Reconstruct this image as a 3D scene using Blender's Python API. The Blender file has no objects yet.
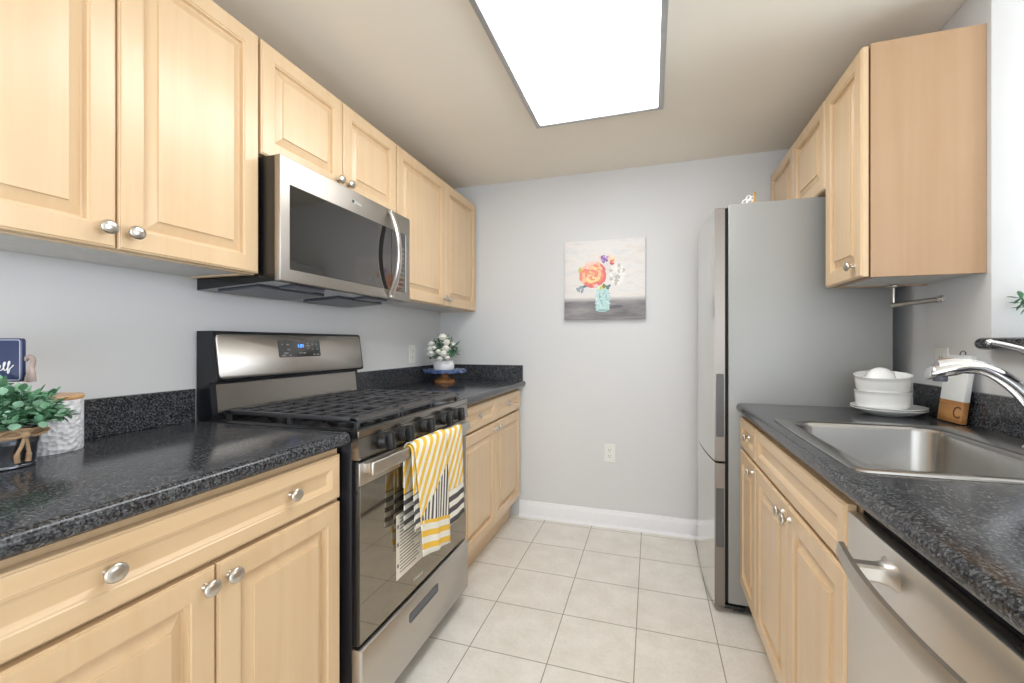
import bpy, bmesh, math, random
from mathutils import Vector, Matrix
random.seed(7)
PI = math.pi
sc = bpy.context.scene
col = sc.collection

def lin(r, g, b):
    f = lambda v: (v/255/12.92) if v/255 <= .04045 else ((v/255+.055)/1.055)**2.4
    return (f(r), f(g), f(b), 1)

# ---------------------------------------------------------------- camera
cd = bpy.data.cameras.new('camera')
cam = bpy.data.objects.new('camera', cd)
col.objects.link(cam)
cd.sensor_width = 36
cd.lens = 434.8/1024*36
cd.shift_y = (342.84-341.5)/1024
cd.clip_start = .02
cam.location = (0, 0, 1.1692)
cam.rotation_euler = (PI/2, 0, .3099)
sc.camera = cam

# ---------------------------------------------------------------- light
w = bpy.data.worlds.new('world')
sc.world = w
w.use_nodes = True
w.node_tree.nodes['Background'].inputs[0].default_value = (.92, .98, 1.06, 1)
w.node_tree.nodes['Background'].inputs[1].default_value = .95

def area(name, loc, rot, sx, sy, e, c):
    l = bpy.data.lights.new(name, 'AREA')
    l.shape = 'RECTANGLE'
    l.size, l.size_y, l.energy, l.color = sx, sy, e, c
    o = bpy.data.objects.new(name, l)
    col.objects.link(o)
    o.location = loc
    o.rotation_euler = rot
    return o
area('daylight_patio_door', (.5, -2.95, 1.15), (PI/2, 0, 0), 3.2, 2.0, 28, (.93, 1, 1.09))
area('daylight_dining_window', (3.35, 1.1, 1.35), (PI/2, 0, PI/2), 2.0, 1.4, 34, (.92, 1, 1.1))
PANEL_STRENGTH = 3.9
sc.view_settings.view_transform = 'Standard'
sc.view_settings.look = 'None'
sc.view_settings.gamma = 1
sc.view_settings.use_curve_mapping = False
sc.view_settings.exposure = 1.04

# ---------------------------------------------------------------- materials
class NT:
    def __init__(s, name):
        s.m = bpy.data.materials.new(name)
        s.m.use_nodes = True
        s.t = s.m.node_tree
        s.b = s.t.nodes['Principled BSDF']
    def n(s, typ, **kw):
        nd = s.t.nodes.new(typ)
        for k, v in kw.items():
            if k.startswith('i_'):
                key = k[2:]
                key = int(key) if key.isdigit() else key.replace('_', ' ')
                nd.inputs[key].default_value = v
            else:
                setattr(nd, k, v)
        return nd
    def l(s, a, b): s.t.links.new(a, b)
    def set(s, **kw):
        for k, v in kw.items(): s.b.inputs[k.replace('_', ' ')].default_value = v
    def pos(s, scale=(1, 1, 1), loc=(0, 0, 0), rot=(0, 0, 0)):
        g = s.n('ShaderNodeNewGeometry')
        mp = s.n('ShaderNodeMapping')
        mp.inputs['Scale'].default_value = scale
        mp.inputs['Location'].default_value = loc
        mp.inputs['Rotation'].default_value = rot
        s.l(g.outputs['Position'], mp.inputs['Vector'])
        return mp.outputs[0]
    def ramp(s, fac, stops):
        r = s.n('ShaderNodeValToRGB')
        e = r.color_ramp.elements
        while len(e) < len(stops): e.new(.5)
        for el, (p, c) in zip(e, stops): el.position, el.color = p, c
        s.l(fac, r.inputs[0])
        return r.outputs[0]
    def bump(s, h, strength, dist=.002):
        b = s.n('ShaderNodeBump')
        b.inputs['Strength'].default_value = strength
        b.inputs['Distance'].default_value = dist
        s.l(h, b.inputs['Height'])
        s.l(b.outputs[0], s.b.inputs['Normal'])
    def math(s, op, a, b=None, c=None):
        m = s.n('ShaderNodeMath', operation=op)
        for i, v in enumerate((a, b, c)):
            if v is None: continue
            if isinstance(v, (int, float)): m.inputs[i].default_value = v
            else: s.l(v, m.inputs[i])
        return m.outputs[0]
    def mix(s, f, a, b):
        m = s.n('ShaderNodeMix', data_type='RGBA')
        if isinstance(f, (int, float)): m.inputs[0].default_value = f
        else: s.l(f, m.inputs[0])
        for i, v in ((6, a), (7, b)):
            if isinstance(v, tuple): m.inputs[i].default_value = v
            else: s.l(v, m.inputs[i])
        return m.outputs[2]

def plain(name, c, rough=.5, metal=0, coat=0, emit=None, es=0, spec=.5, var=.04, scale=30):
    t = NT(name)
    ns = t.n('ShaderNodeTexNoise', i_Scale=scale, i_Detail=3.0)
    t.l(t.pos(), ns.inputs['Vector'])
    lo = tuple(v*(1-var) for v in c[:3])+(1,)
    hi = tuple(min(1, v*(1+var)) for v in c[:3])+(1,)
    t.l(t.ramp(ns.outputs['Fac'], [(.3, lo), (.7, hi)]), t.b.inputs['Base Color'])
    t.set(Roughness=rough, Metallic=metal, Coat_Weight=coat, Coat_Roughness=.08, Specular_IOR_Level=spec)
    if emit:
        t.set(Emission_Color=emit, Emission_Strength=es)
    return t.m

def wood(name, base, dark, grain='z', rough=.36, coat=.36):
    t = NT(name)
    k = dict(z=(22, 22, 1.1), y=(22, 1.1, 22), x=(1.1, 22, 22))[grain]
    k2 = tuple(v*5 for v in k)
    n1 = t.n('ShaderNodeTexNoise', i_Scale=1.0, i_Detail=4.0, i_Distortion=1.0)
    t.l(t.pos(k), n1.inputs['Vector'])
    n2 = t.n('ShaderNodeTexNoise', i_Scale=1.0, i_Detail=2.0)
    t.l(t.pos(k2), n2.inputs['Vector'])
    n3 = t.n('ShaderNodeTexNoise', i_Scale=5.0, i_Detail=3.0)
    t.l(t.pos(), n3.inputs['Vector'])
    f = t.math('MULTIPLY_ADD', n2.outputs['Fac'], .1, t.math('MULTIPLY', n1.outputs['Fac'], .9))
    f = t.math('MULTIPLY_ADD', n3.outputs['Fac'], .35, t.math('MULTIPLY', f, .65))
    t.l(t.ramp(f, [(.34, dark), (.6, base)]), t.b.inputs['Base Color'])
    t.set(Roughness=rough, Coat_Weight=coat, Coat_Roughness=.2)
    return t.m

def granite():
    t = NT('granite')
    n1 = t.n('ShaderNodeTexNoise', i_Scale=290.0, i_Detail=3.0, i_Roughness=.75)
    t.l(t.pos((1, .75, 1), rot=(0, 0, .5)), n1.inputs['Vector'])
    v = t.n('ShaderNodeTexVoronoi', i_Scale=300.0)
    t.l(t.pos(), v.inputs['Vector'])
    n2 = t.n('ShaderNodeTexNoise', i_Scale=28.0, i_Detail=2.0)
    t.l(t.pos(), n2.inputs['Vector'])
    sep = t.n('ShaderNodeSeparateColor')
    t.l(v.outputs['Color'], sep.inputs[0])
    f = t.math('MULTIPLY_ADD', sep.outputs[0], .38, t.math('MULTIPLY', n1.outputs['Fac'], .75))
    f = t.math('MULTIPLY_ADD', n2.outputs['Fac'], .12, f)
    t.l(t.ramp(f, [(.42, lin(20, 21, 23)), (.58, lin(46, 47, 51)), (.74, lin(78, 80, 84)), (.90, lin(112, 113, 114))]), t.b.inputs['Base Color'])
    t.set(Roughness=.16, Specular_IOR_Level=.4)
    return t.m

def steel(name, c, rough=.3, axis='y', metal=1.0):
    t = NT(name)
    k = dict(z=(24, 24, .8), y=(24, .8, 24), x=(.8, 24, 24))[axis]
    n = t.n('ShaderNodeTexNoise', i_Scale=1.5, i_Detail=2.0)
    t.l(t.pos(k), n.inputs['Vector'])
    lo = tuple(v*.985 for v in c[:3])+(1,)
    t.l(t.ramp(n.outputs['Fac'], [(.3, lo), (.7, c)]), t.b.inputs['Base Color'])
    r = t.n('ShaderNodeMapRange', i_3=rough-.015, i_4=rough+.02)
    t.l(n.outputs['Fac'], r.inputs[0])
    t.l(r.outputs[0], t.b.inputs['Roughness'])
    t.set(Metallic=metal)
    return t.m

def wall_paint(name, c, rough=.6):
    t = NT(name)
    n = t.n('ShaderNodeTexNoise', i_Scale=260.0, i_Detail=2.0)
    t.l(t.pos(), n.inputs['Vector'])
    n2 = t.n('ShaderNodeTexNoise', i_Scale=1.7, i_Detail=2.0)
    t.l(t.pos(), n2.inputs['Vector'])
    t.l(t.ramp(n2.outputs['Fac'], [(.3, tuple(v*.97 for v in c[:3])+(1,)), (.7, c)]), t.b.inputs['Base Color'])
    t.bump(n.outputs['Fac'], .08, .001)
    t.set(Roughness=rough, Specular_IOR_Level=.3)
    return t.m

def floor_tile():
    t = NT('floor_tile')
    T = .3044
    br = t.n('ShaderNodeTexBrick', offset=0.0, squash=1.0, i_Scale=1.0, i_Mortar_Size=.0022, i_Mortar_Smooth=.25, i_Bias=0.0, i_Brick_Width=T, i_Row_Height=T)
    t.l(t.pos(loc=(.6667+8*T, -2.4594+16*T, 0)), br.inputs['Vector'])
    n = t.n('ShaderNodeTexNoise', i_Scale=9.0, i_Detail=5.0, i_Roughness=.6)
    t.l(t.pos(), n.inputs['Vector'])
    n2 = t.n('ShaderNodeTexNoise', i_Scale=70.0, i_Detail=3.0)
    t.l(t.pos(), n2.inputs['Vector'])
    f = t.math('MULTIPLY_ADD', n2.outputs['Fac'], .35, t.math('MULTIPLY', n.outputs['Fac'], .65))
    tile = t.ramp(f, [(.35, lin(222, 217, 207)), (.62, lin(236, 232, 225))])
    t.l(t.mix(br.outputs['Fac'], tile, lin(158, 148, 134)), t.b.inputs['Base Color'])
    t.bump(t.math('SUBTRACT', 1.0, br.outputs['Fac']), .5, .002)
    r = t.math('MULTIPLY_ADD', br.outputs['Fac'], .4, .33)
    t.l(r, t.b.inputs['Roughness'])
    return t.m

M = {}
MAPLE, MAPLE_D = lin(222, 193, 154), lin(215, 183, 143)
M['maple'] = wood('maple', MAPLE, MAPLE_D, 'z')
M['maple_h'] = wood('maple_horizontal', MAPLE, MAPLE_D, 'y')
M['maple_panel'] = wood('maple_side_panel', lin(182, 148, 114), lin(176, 140, 105), 'z')
M['underside'] = plain('white_underside', lin(214, 212, 208), .5)
M['granite'] = granite()
M['steel'] = steel('stainless', lin(200, 195, 188), .36, 'y')
M['pocket'] = plain('dark_grey_pocket', lin(92, 91, 92), .4)
M['steel_mw'] = steel('stainless_microwave', lin(172, 166, 158), .42, 'y')
M['steel_v'] = steel('stainless_vertical', lin(200, 195, 190), .3, 'z')
M['steel_dw'] = steel('stainless_dishwasher', lin(234, 230, 224), .33, 'y')
M['sink'] = steel('sink_steel', lin(168, 167, 165), .25, 'x')
M['dark_steel'] = steel('dark_stainless', lin(152, 148, 142), .24, 'y')
M['nickel'] = plain('satin_nickel', lin(205, 200, 192), .28, 1)
M['chrome'] = plain('chrome', lin(225, 226, 230), .07, 1, var=.01)
M['black'] = plain('black_enamel', lin(20, 20, 22), .2, coat=.4)
M['black_navy'] = plain('black_side_paint', lin(24, 25, 31), .32)
M['matte_black'] = plain('black_plastic', lin(24, 24, 25), .42)
M['iron'] = plain('cast_iron', lin(60, 60, 63), .34, var=.1, scale=200, spec=.7)
M['glass_black'] = plain('black_glass', lin(30, 29, 27), .05, spec=.9, coat=.6)
M['oven_glass'] = plain('oven_mirror_glass', lin(150, 142, 128), .04, .9, var=.02)
M['gap'] = plain('dark_gap', lin(14, 14, 14), .8)
M['fridge_front'] = steel('stainless_fridge_front', lin(214, 212, 208), .14, 'z')
M['fridge_edge'] = steel('stainless_door_edge', lin(140, 133, 126), .4, 'z')
M['fridge_side'] = plain('grey_fridge_paint', lin(154, 154, 151), .42, .15, scale=300, var=.02)
M['plastic_grey'] = plain('grey_plastic', lin(88, 90, 98), .35)
M['white'] = plain('white_trim_paint', lin(236, 236, 238), .4, var=.01)
M['outlet'] = plain('white_outlet_plastic', lin(232, 231, 226), .35, var=.01)
M['slot'] = plain('outlet_slot', lin(70, 66, 62), .6)
M['ceramic'] = plain('white_ceramic', lin(244, 244, 242), .16, coat=.4, var=.01)
M['wall'] = wall_paint('grey_wall_paint', lin(217, 217, 217))
M['ceil'] = wall_paint('beige_ceiling_paint', lin(247, 240, 227), .8)
M['floor'] = floor_tile()
M['lamp_frame'] = plain('silver_lamp_frame', lin(190, 190, 190), .35, .6)
M['diffuser'] = plain('lit_diffuser', lin(250, 250, 250), .6, emit=(.96, .985, 1, 1), es=PANEL_STRENGTH, var=.0)
M['blue_led'] = plain('blue_digits', lin(60, 110, 240), .5, emit=lin(70, 130, 255), es=2.0)
M['print_grey'] = plain('grey_print', lin(150, 150, 148), .5)
M['print_light'] = plain('light_print', lin(205, 205, 200), .5)
M['paper'] = plain('paper_label', lin(232, 226, 214), .6)
M['ink'] = plain('printed_lines', lin(130, 126, 120), .7)
M['galv'] = plain('galvanised_metal', lin(120, 124, 132), .22, .9, var=.25, scale=18)
M['twine'] = wood('jute_twine', lin(190, 160, 126), lin(134, 106, 80), 'x', .85, 0)
M['burlap'] = wood('burlap', lin(184, 166, 160), lin(136, 118, 114), 'x', .9, 0)
M['leaf_a'] = plain('leaf_mint_green', lin(164, 206, 176), .5, var=.15, scale=60)
M['leaf_b'] = plain('leaf_dark_green', lin(78, 124, 90), .5, var=.15, scale=60)
M['leaf_c'] = plain('leaf_mid_green', lin(122, 176, 138), .5, var=.15, scale=60)
M['sage'] = plain('leaf_sage', lin(112, 132, 108), .6, var=.15, scale=60)
M['petal'] = plain('white_petal', lin(244, 242, 232), .6, var=.03)
M['navy'] = plain('navy_enamel', lin(42, 54, 92), .3, var=.03)
M['sign_rim'] = plain('pale_sign_rim', lin(176, 180, 196), .35)
M['bamboo'] = wood('bamboo_lid', lin(222, 176, 124), lin(196, 146, 96), 'x', .45)
M['acacia'] = wood('acacia_wood', lin(186, 128, 74), lin(140, 86, 44), 'y', .45)
M['board_white'] = plain('white_painted_board', lin(236, 238, 236), .4, var=.01)
M['board_wood'] = wood('board_wood', lin(200, 148, 88), lin(160, 108, 58), 'y', .5)
M['burnt'] = plain('burnt_letter', lin(92, 58, 30), .7)
M['gold'] = plain('gold_paint', lin(206, 166, 96), .35, .7)
M['green_pot'] = plain('grey_ceramic_pot', lin(210, 208, 202), .4)
M['soil'] = plain('soil', lin(58, 48, 38), .9, var=.3, scale=150)

def marble_blue():
    t = NT('blue_marbled_plate')
    n = t.n('ShaderNodeTexNoise', i_Scale=14.0, i_Detail=4.0, i_Distortion=2.0)
    t.l(t.pos(), n.inputs['Vector'])
    t.l(t.ramp(n.outputs['Fac'], [(.35, lin(52, 76, 128)), (.55, lin(110, 130, 172)), (.7, lin(190, 198, 212))]), t.b.inputs['Base Color'])
    t.set(Roughness=.2)
    return t.m
M['marble'] = marble_blue()

def embossed():
    t = NT('embossed_white_ceramic')
    v = t.n('ShaderNodeTexVoronoi', i_Scale=90.0)
    t.l(t.pos(), v.inputs['Vector'])
    wv = t.n('ShaderNodeTexWave', i_Scale=20.0, i_Distortion=9.0, i_Detail=1.0)
    t.l(t.pos(), wv.inputs['Vector'])
    h = t.math('ADD', v.outputs['Distance'], t.math('MULTIPLY', wv.outputs['Fac'], .5))
    t.bump(h, 1.0, .004)
    t.set(Base_Color=lin(232, 231, 234), Roughness=.45)
    return t.m
M['embossed'] = embossed()

# ---------------------------------------------------------------- mesh helpers
class MB:
    def __init__(s):
        s.bm = bmesh.new()
        s.mi = 0
    def _new(s, f0):
        for f in s.bm.faces[:] if f0 == 0 else list(s.bm.faces)[f0:]:
            f.material_index = s.mi
    def box(s, x0, x1, y0, y1, z0, z1, bev=0, seg=2, mat=None):
        f0 = len(s.bm.faces)
        m = Matrix.Translation(((x0+x1)/2, (y0+y1)/2, (z0+z1)/2)) @ Matrix.Diagonal((abs(x1-x0), abs(y1-y0), abs(z1-z0), 1))
        if mat is not None: m = mat @ m
        r = bmesh.ops.create_cube(s.bm, size=1, matrix=m)
        if bev:
            es = set(e for v in r['verts'] for e in v.link_edges)
            bmesh.ops.bevel(s.bm, geom=list(es), offset=bev, segments=seg, profile=.5, affect='EDGES')
        s.bm.faces.ensure_lookup_table()
        for f in list(s.bm.faces)[f0:]: f.material_index = s.mi
        return s
    def face(s, vs):
        try:
            f = s.bm.faces.new(vs)
            f.material_index = s.mi
            return f
        except ValueError:
            return None
    def loft(s, loops, closed=True, cap0=True, cap1=True):
        L = [[s.bm.verts.new(p) for p in lp] for lp in loops]
        n = len(L[0])
        for a, b in zip(L, L[1:]):
            for i in range(n if closed else n-1):
                j = (i+1) % n
                s.face((a[i], a[j], b[j], b[i]))
        if cap0: s.face(L[0][::-1])
        if cap1: s.face(L[-1])
        return L
    def tube(s, path, r, n=10, caps=True):
        path = [Vector(p) for p in path]
        rs = r if isinstance(r, (list, tuple)) else [r]*len(path)
        up = None
        loops = []
        for i, p in enumerate(path):
            a = path[max(0, i-1)]
            b = path[min(len(path)-1, i+1)]
            t = (b-a).normalized()
            if up is None:
                up = Vector((0, 0, 1)) if abs(t.z) < .9 else Vector((1, 0, 0))
            u = (up - t*up.dot(t)).normalized()
            up = u
            v = t.cross(u)
            loops.append([p+(u*math.cos(2*PI*k/n)+v*math.sin(2*PI*k/n))*rs[i] for k in range(n)])
        s.loft(loops, True, caps, caps)
        return s
    def lathe(s, prof, origin=(0, 0, 0), axis=(0, 0, 1), n=32, sx=1, sy=1):
        o = Vector(origin)
        q = Vector((0, 0, 1)).rotation_difference(Vector(axis))
        loops = []
        for r, h in prof:
            loops.append([o + q @ Vector((max(r, 1e-5)*sx*math.cos(2*PI*k/n), max(r, 1e-5)*sy*math.sin(2*PI*k/n), h)) for k in range(n)])
        s.loft(loops)
        return s
    def ball(s, c, r, n=10, sz=1):
        s.lathe([(r*math.sin(PI*k/n), -r*sz*math.cos(PI*k/n)) for k in range(n+1)], c, n=n*2)
        return s
    def build(s, name, mats, parent=None, smooth=35, rc=True):
        if rc: bmesh.ops.recalc_face_normals(s.bm, faces=s.bm.faces[:])
        me = bpy.data.meshes.new(name)
        base = Vector(parent['_base']) if parent is not None else None
        if base is not None: bmesh.ops.translate(s.bm, verts=s.bm.verts[:], vec=-base)
        s.bm.to_mesh(me)
        s.bm.free()
        for m in (mats if isinstance(mats, (list, tuple)) else [mats]):
            me.materials.append(M[m] if isinstance(m, str) else m)
        if smooth:
            me.polygons.foreach_set('use_smooth', [True]*len(me.polygons))
            me.set_sharp_from_angle(angle=math.radians(smooth))
        o = bpy.data.objects.new(name, me)
        col.objects.link(o)
        if parent is not None:
            o.parent = parent
            o['_base'] = parent['_base']
        return o

def thing(name, label, cat, base=(0, 0, 0), group=None):
    o = bpy.data.objects.new(name, None)
    o.empty_display_size = .05
    col.objects.link(o)
    o.location = base
    o['label'], o['category'] = label, cat
    if group: o['group'] = group
    o['_base'] = list(base)
    return o

def tag(o, label, cat, group=None):
    o['label'], o['category'] = label, cat
    if group: o['group'] = group
    return o

def rebase(o, base):
    """put the origin of a single-mesh thing at its base"""
    o.data.transform(Matrix.Translation(-Vector(base)))
    o.location = base
    return o

def struct(mb, name, mat, smooth=0):
    o = mb.build(name, mat, None, smooth)
    o['kind'] = 'structure'
    return o

def text_into(mb, txt, size, mat4, depth=.0004, shear=0, align='CENTER'):
    cu = bpy.data.curves.new('txt', 'FONT')
    cu.body, cu.size, cu.extrude, cu.shear = txt, size, depth, shear
    cu.align_x, cu.align_y = align, 'CENTER'
    cu.resolution_u = 3
    ob = bpy.data.objects.new('txt', cu)
    col.objects.link(ob)
    dg = bpy.context.evaluated_depsgraph_get()
    me = bpy.data.meshes.new_from_object(ob.evaluated_get(dg))
    me.transform(mat4)
    f0 = len(mb.bm.faces)
    mb.bm.from_mesh(me)
    mb.bm.faces.ensure_lookup_table()
    for f in list(mb.bm.faces)[f0:]: f.material_index = mb.mi
    bpy.data.objects.remove(ob)
    bpy.data.curves.remove(cu)
    bpy.data.meshes.remove(me)

def frame(o, xa, ya):
    """matrix with local x along xa, local y along ya, origin o"""
    xa, ya = Vector(xa).normalized(), Vector(ya).normalized()
    za = xa.cross(ya)
    return Matrix(((xa.x, ya.x, za.x, o[0]), (xa.y, ya.y, za.y, o[1]), (xa.z, ya.z, za.z, o[2]), (0, 0, 0, 1)))

def bez(p0, p1, p2, p3, n=12):
    p0, p1, p2, p3 = map(Vector, (p0, p1, p2, p3))
    return [p0*(1-t)**3+p1*3*t*(1-t)**2+p2*3*t*t*(1-t)+p3*t**3 for t in [k/n for k in range(n+1)]]

def crom(pts, n=6):
    pts = [Vector(p) for p in pts]
    P = [pts[0]*2-pts[1]]+pts+[pts[-1]*2-pts[-2]]
    out = []
    for i in range(1, len(P)-2):
        a, b, c, d = P[i-1:i+3]
        for k in range(n):
            t = k/n
            out.append(.5*((2*b)+(c-a)*t+(2*a-5*b+4*c-d)*t*t+(3*b-a-3*c+d)*t**3))
    out.append(pts[-1])
    return out

# ---------------------------------------------------------------- room shell
XL, XR, YB, ZC = -1.447, .964, 2.828, 2.269
YE, YR, XO = 1.668, -3.0, 3.5
mb = MB().box(XL-.1, XO+.1, YR-.1, YB+.1, -.1, 0); struct(mb, 'floor', 'floor')
mb = MB().box(XL-.1, XO+.1, YR-.1, YB+.1, ZC, ZC+.1); struct(mb, 'ceiling', 'ceil')
mb = MB().box(XL-.12, XL, YR-.1, YB+.1, 0, ZC); struct(mb, 'wall_left', 'wall')
mb = MB().box(XL, XO, YB, YB+.12, 0, ZC); struct(mb, 'wall_back', 'wall')
mb = MB().box(XR, XR+.121, YE, YB, 0, ZC, .004); struct(mb, 'wall_right', 'wall', 30)
mb = MB().box(XR, XR+.121, .1, YE, 0, 1.148); struct(mb, 'wall_half_height', 'wall')
mb = MB()                                              # dining room side, with a window opening
mb.box(XO, XO+.12, YR, 0, 0, ZC).box(XO, XO+.12, 2.2, YB, 0, ZC).box(XO, XO+.12, 0, 2.2, 0, .6).box(XO, XO+.12, 0, 2.2, 2.1, ZC)
struct(mb, 'wall_dining', 'wall')
mb = MB()                                              # rear, with a patio door opening
mb.box(XL, -1.2, YR-.12, YR, 0, ZC).box(2.2, XO, YR-.12, YR, 0, ZC).box(-1.2, 2.2, YR-.12, YR, 2.18, ZC)
struct(mb, 'wall_rear', 'wall')

def baseboard(name, x0, x1):
    mb = MB()
    prof = [(0, 0), (.016, 0), (.016, .078), (.013, .088), (.009, .094), (.007, .104), (0, .106)]
    mb.loft([[(x, YB-d, z) for d, z in prof] for x in (x0, x1)])
    mb.loft([[(x, YB-.016-d, z) for d, z in [(0, 0), (.011, 0), (.009, .008), (.004, .014), (0, .016)]] for x in (x0, x1)])
    return struct(mb, name, 'white', 30)
baseboard('baseboard_back', -.85, .9)

# ---------------------------------------------------------------- cabinets
def rect(a0, a1, b0, b1, ins, n, fr):
    return [fr(a0+ins, b0+ins, n), fr(a1-ins, b0+ins, n), fr(a1-ins, b1-ins, n), fr(a0+ins, b1-ins, n)]

def panel_front(y0, y1, z0, z1, xb, sg, kind):
    """a framed door or drawer front: back face at xb, facing sg along x"""
    fr = lambda a, b, n: Vector((xb+sg*n, a, b))
    th = .020
    if kind == 'door':
        pr = [(0, 0), (0, th-.006), (.0015, th-.0035), (.004, th-.003), (.005, th-.0005), (.0065, th), (.049, th), (.0505, th-.003), (.054, th-.0035), (.0550, th-.009), (.0565, th-.0140), (.0605, th-.0145), (.0850, th-.0045), (.0853, th-.0010), (.0862, th-.0004)]
    else:
        pr = [(0, 0), (0, th-.006), (.0015, th-.0035), (.004, th-.003), (.005, th-.0005), (.0065, th), (.034, th), (.036, th-.0025), (.039, th-.0035), (.046, th-.0095), (.048, th-.010)]
    mb = MB()
    mb.loft([rect(y0, y1, z0, z1, i, n, fr) for i, n in pr])
    return mb

KN = [(0, 0), (.0075, 0), (.0075, .002), (.0052, .005), (.0046, .010), (.0062, .014), (.0125, .0165), (.0155, .0195), (.0158, .0215), (.0145, .0242), (.0095, .0265), (.004, .0276), (0, .0278)]
def add_knob(parent, x, y, z, sg):
    MB().lathe(KN, (x, y, z), (sg, 0, 0), 28, 1.0, 1.12).build('knob', 'nickel', parent, 50)

def door(root, y0, y1, z0, z1, xb, sg, ky, kz, name='door', kind='door', mat='maple'):
    d = panel_front(y0, y1, z0, z1, xb, sg, kind).build(name, mat, root, 9)
    for k in (ky if isinstance(ky, (list, tuple)) else [ky]):
        if k is not None: add_knob(d, xb+sg*(.020 if kind == 'door' else .010), k, kz, sg)
    return d

def upper(label, y0, y1, z0, z1, xw, xf, doors, sg, group, knob_dz=.045, side='maple'):
    """xw wall side, xf door front; doors = [(y0,y1,knob_y)]"""
    xb = xf-sg*.025
    root = thing('wall_cabinet', label, 'cabinet', ((xw+xb)/2, (y0+y1)/2, z0), group)
    lo, hi = sorted((xw+sg*.001, xb))
    mb = MB()
    mb.box(lo, hi, y0, y0+.018, z0, z1).box(lo, hi, y1-.018, y1, z0, z1)
    mb.box(lo, hi, y0+.018, y1-.018, z1-.018, z1)
    f0, f1 = sorted((xb, xb-sg*.019))
    mb.box(f0, f1, y0+.018, y1-.018, z0, z0+.035).box(f0, f1, y0+.018, y1-.018, z1-.05, z1-.018)
    for i, dd in enumerate(doors[:-1]): mb.box(f0, f1, dd[1]-.02, dd[1]+.02, z0+.035, z1-.05)
    mb.box(lo, lo+.006, y0+.018, y1-.018, z0+.02, z1-.018) if sg > 0 else mb.box(hi-.006, hi, y0+.018, y1-.018, z0+.02, z1-.018)
    mb.build('carcass', side, root, 0)
    p0, p1 = (lo+.006, f0) if sg > 0 else (f1, hi-.006)
    MB().box(p0, p1, y0+.018, y1-.018, z0+.004, z0+.018).build('underside_panel', 'underside', root, 0)
    for a, b, k in doors:
        door(root, a, b, z0+.003, z1-.006, xb+sg*.005, sg, k, z0+knob_dz)
    return root

GU = None
XUF = -1.165
upper('largest upper maple cabinet at left, left of the microwave, two tall doors', .293, 1.055, 1.382, 2.133, XL, XUF, [(.296, .6725, .647), (.676, 1.052, .702)], 1, GU)
upper('short two-door maple wall cabinet directly above the microwave', 1.058, 1.8235, 1.762, 2.133, XL, XUF, [(1.061, 1.439, 1.412), (1.443, 1.8205, 1.47)], 1, GU)
c3 = upper('upper maple cabinet right of the microwave, in the far left corner', 1.8265, 2.815, 1.386, 2.133, XL, XUF, [(1.8295, 2.3445, 2.317), (2.348, 2.812, 2.375)], 1, GU)
MB().box(XUF-.036, XUF-.022, 2.8155, YB-.001, 1.389, 2.133).build('filler_strip', 'maple', c3, 0)
XRF = .648
upper('tall narrow single-door maple cabinet on the right wall above the dishes', 1.6845, 1.998, 1.381, 2.133, XR, XRF, [(1.6875, 1.995, 1.742)], -1, GU, side='maple_panel')
upper('short two-door maple wall cabinet above the refrigerator', 2.001, 2.826, 1.772, 2.133, XR, XRF, [(2.004, 2.396, None), (2.400, 2.815, None)], -1, GU)

def base_cab(label, y0, y1, xw, xf, sg, drawers, doors, zt=.874, sidemat='maple'):
    xb = xf-sg*.025
    root = thing('base_cabinet', label, 'cabinet', ((xw+xb)/2, (y0+y1)/2, 0))
    lo, hi = sorted((xw+sg*.002, xb))
    mb = MB()
    mb.box(lo, hi, y0, y0+.018, .118, zt).box(lo, hi, y1-.018, y1, .118, zt)
    mb.box(lo, hi, y0+.018, y1-.018, .118, .136)
    f0, f1 = sorted((xb, xb-sg*.019))
    mb.box(f0, f1, y0+.018, y1-.018, zt-.035, zt).box(f0, f1, y0+.018, y1-.018, .70, .755).box(f0, f1, y0+.018, y1-.018, .136, .165)
    for dd in doors[:-1]: mb.box(f0, f1, dd[1]-.02, dd[1]+.02, .165, .70)
    mb.build('carcass', sidemat, root, 0)
    k0, k1 = sorted((xb-sg*.045, xb-sg*.060))
    MB().box(k0, k1, y0+.001, y1-.001, .0005, .118).build('toe_kick', 'maple_h', root, 0)
    for a, b, ks in drawers:
        door(root, a, b, .733, .856, xb+sg*.005, sg, ks, .797, 'drawer_front', 'drawer', 'maple_h')
    for a, b, k in doors:
        door(root, a, b, .150, .722, xb+sg*.005, sg, k, .690)
    return root

XBF = -.835
base_cab('maple base cabinet at front left with one wide two-knob drawer over two doors', .285, 1.036, XL, XBF, 1, [(.288, 1.022, (.475, .853))], [(.288, .6535, .630), (.6570, 1.022, .6805)])
b2 = base_cab('maple base cabinet in the far left corner beyond the range, two small drawers', 1.829, 2.790, XL, XBF, 1, [(1.832, 2.308, 2.07), (2.311, 2.787, 2.55)], [(1.832, 2.308, 2.28), (2.311, 2.787, 2.338)])
MB().box(XBF-.036, XBF-.022, 2.791, YB-.018, .12, .874).build('filler_strip', 'maple', b2, 0)
XBR = .358
base_cab('narrow maple base cabinet with one drawer and one door beside the refrigerator', 1.765, 2.055, XR, XBR, -1, [(1.768, 2.052, 1.91)], [(1.768, 2.052, 1.80)])
base_cab('wide maple sink base cabinet with blank drawer front and two doors', 1.000, 1.763, XR, XBR, -1, [(1.003, 1.760, None)], [(1.003, 1.3795, 1.350), (1.383, 1.760, 1.412)])

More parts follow.
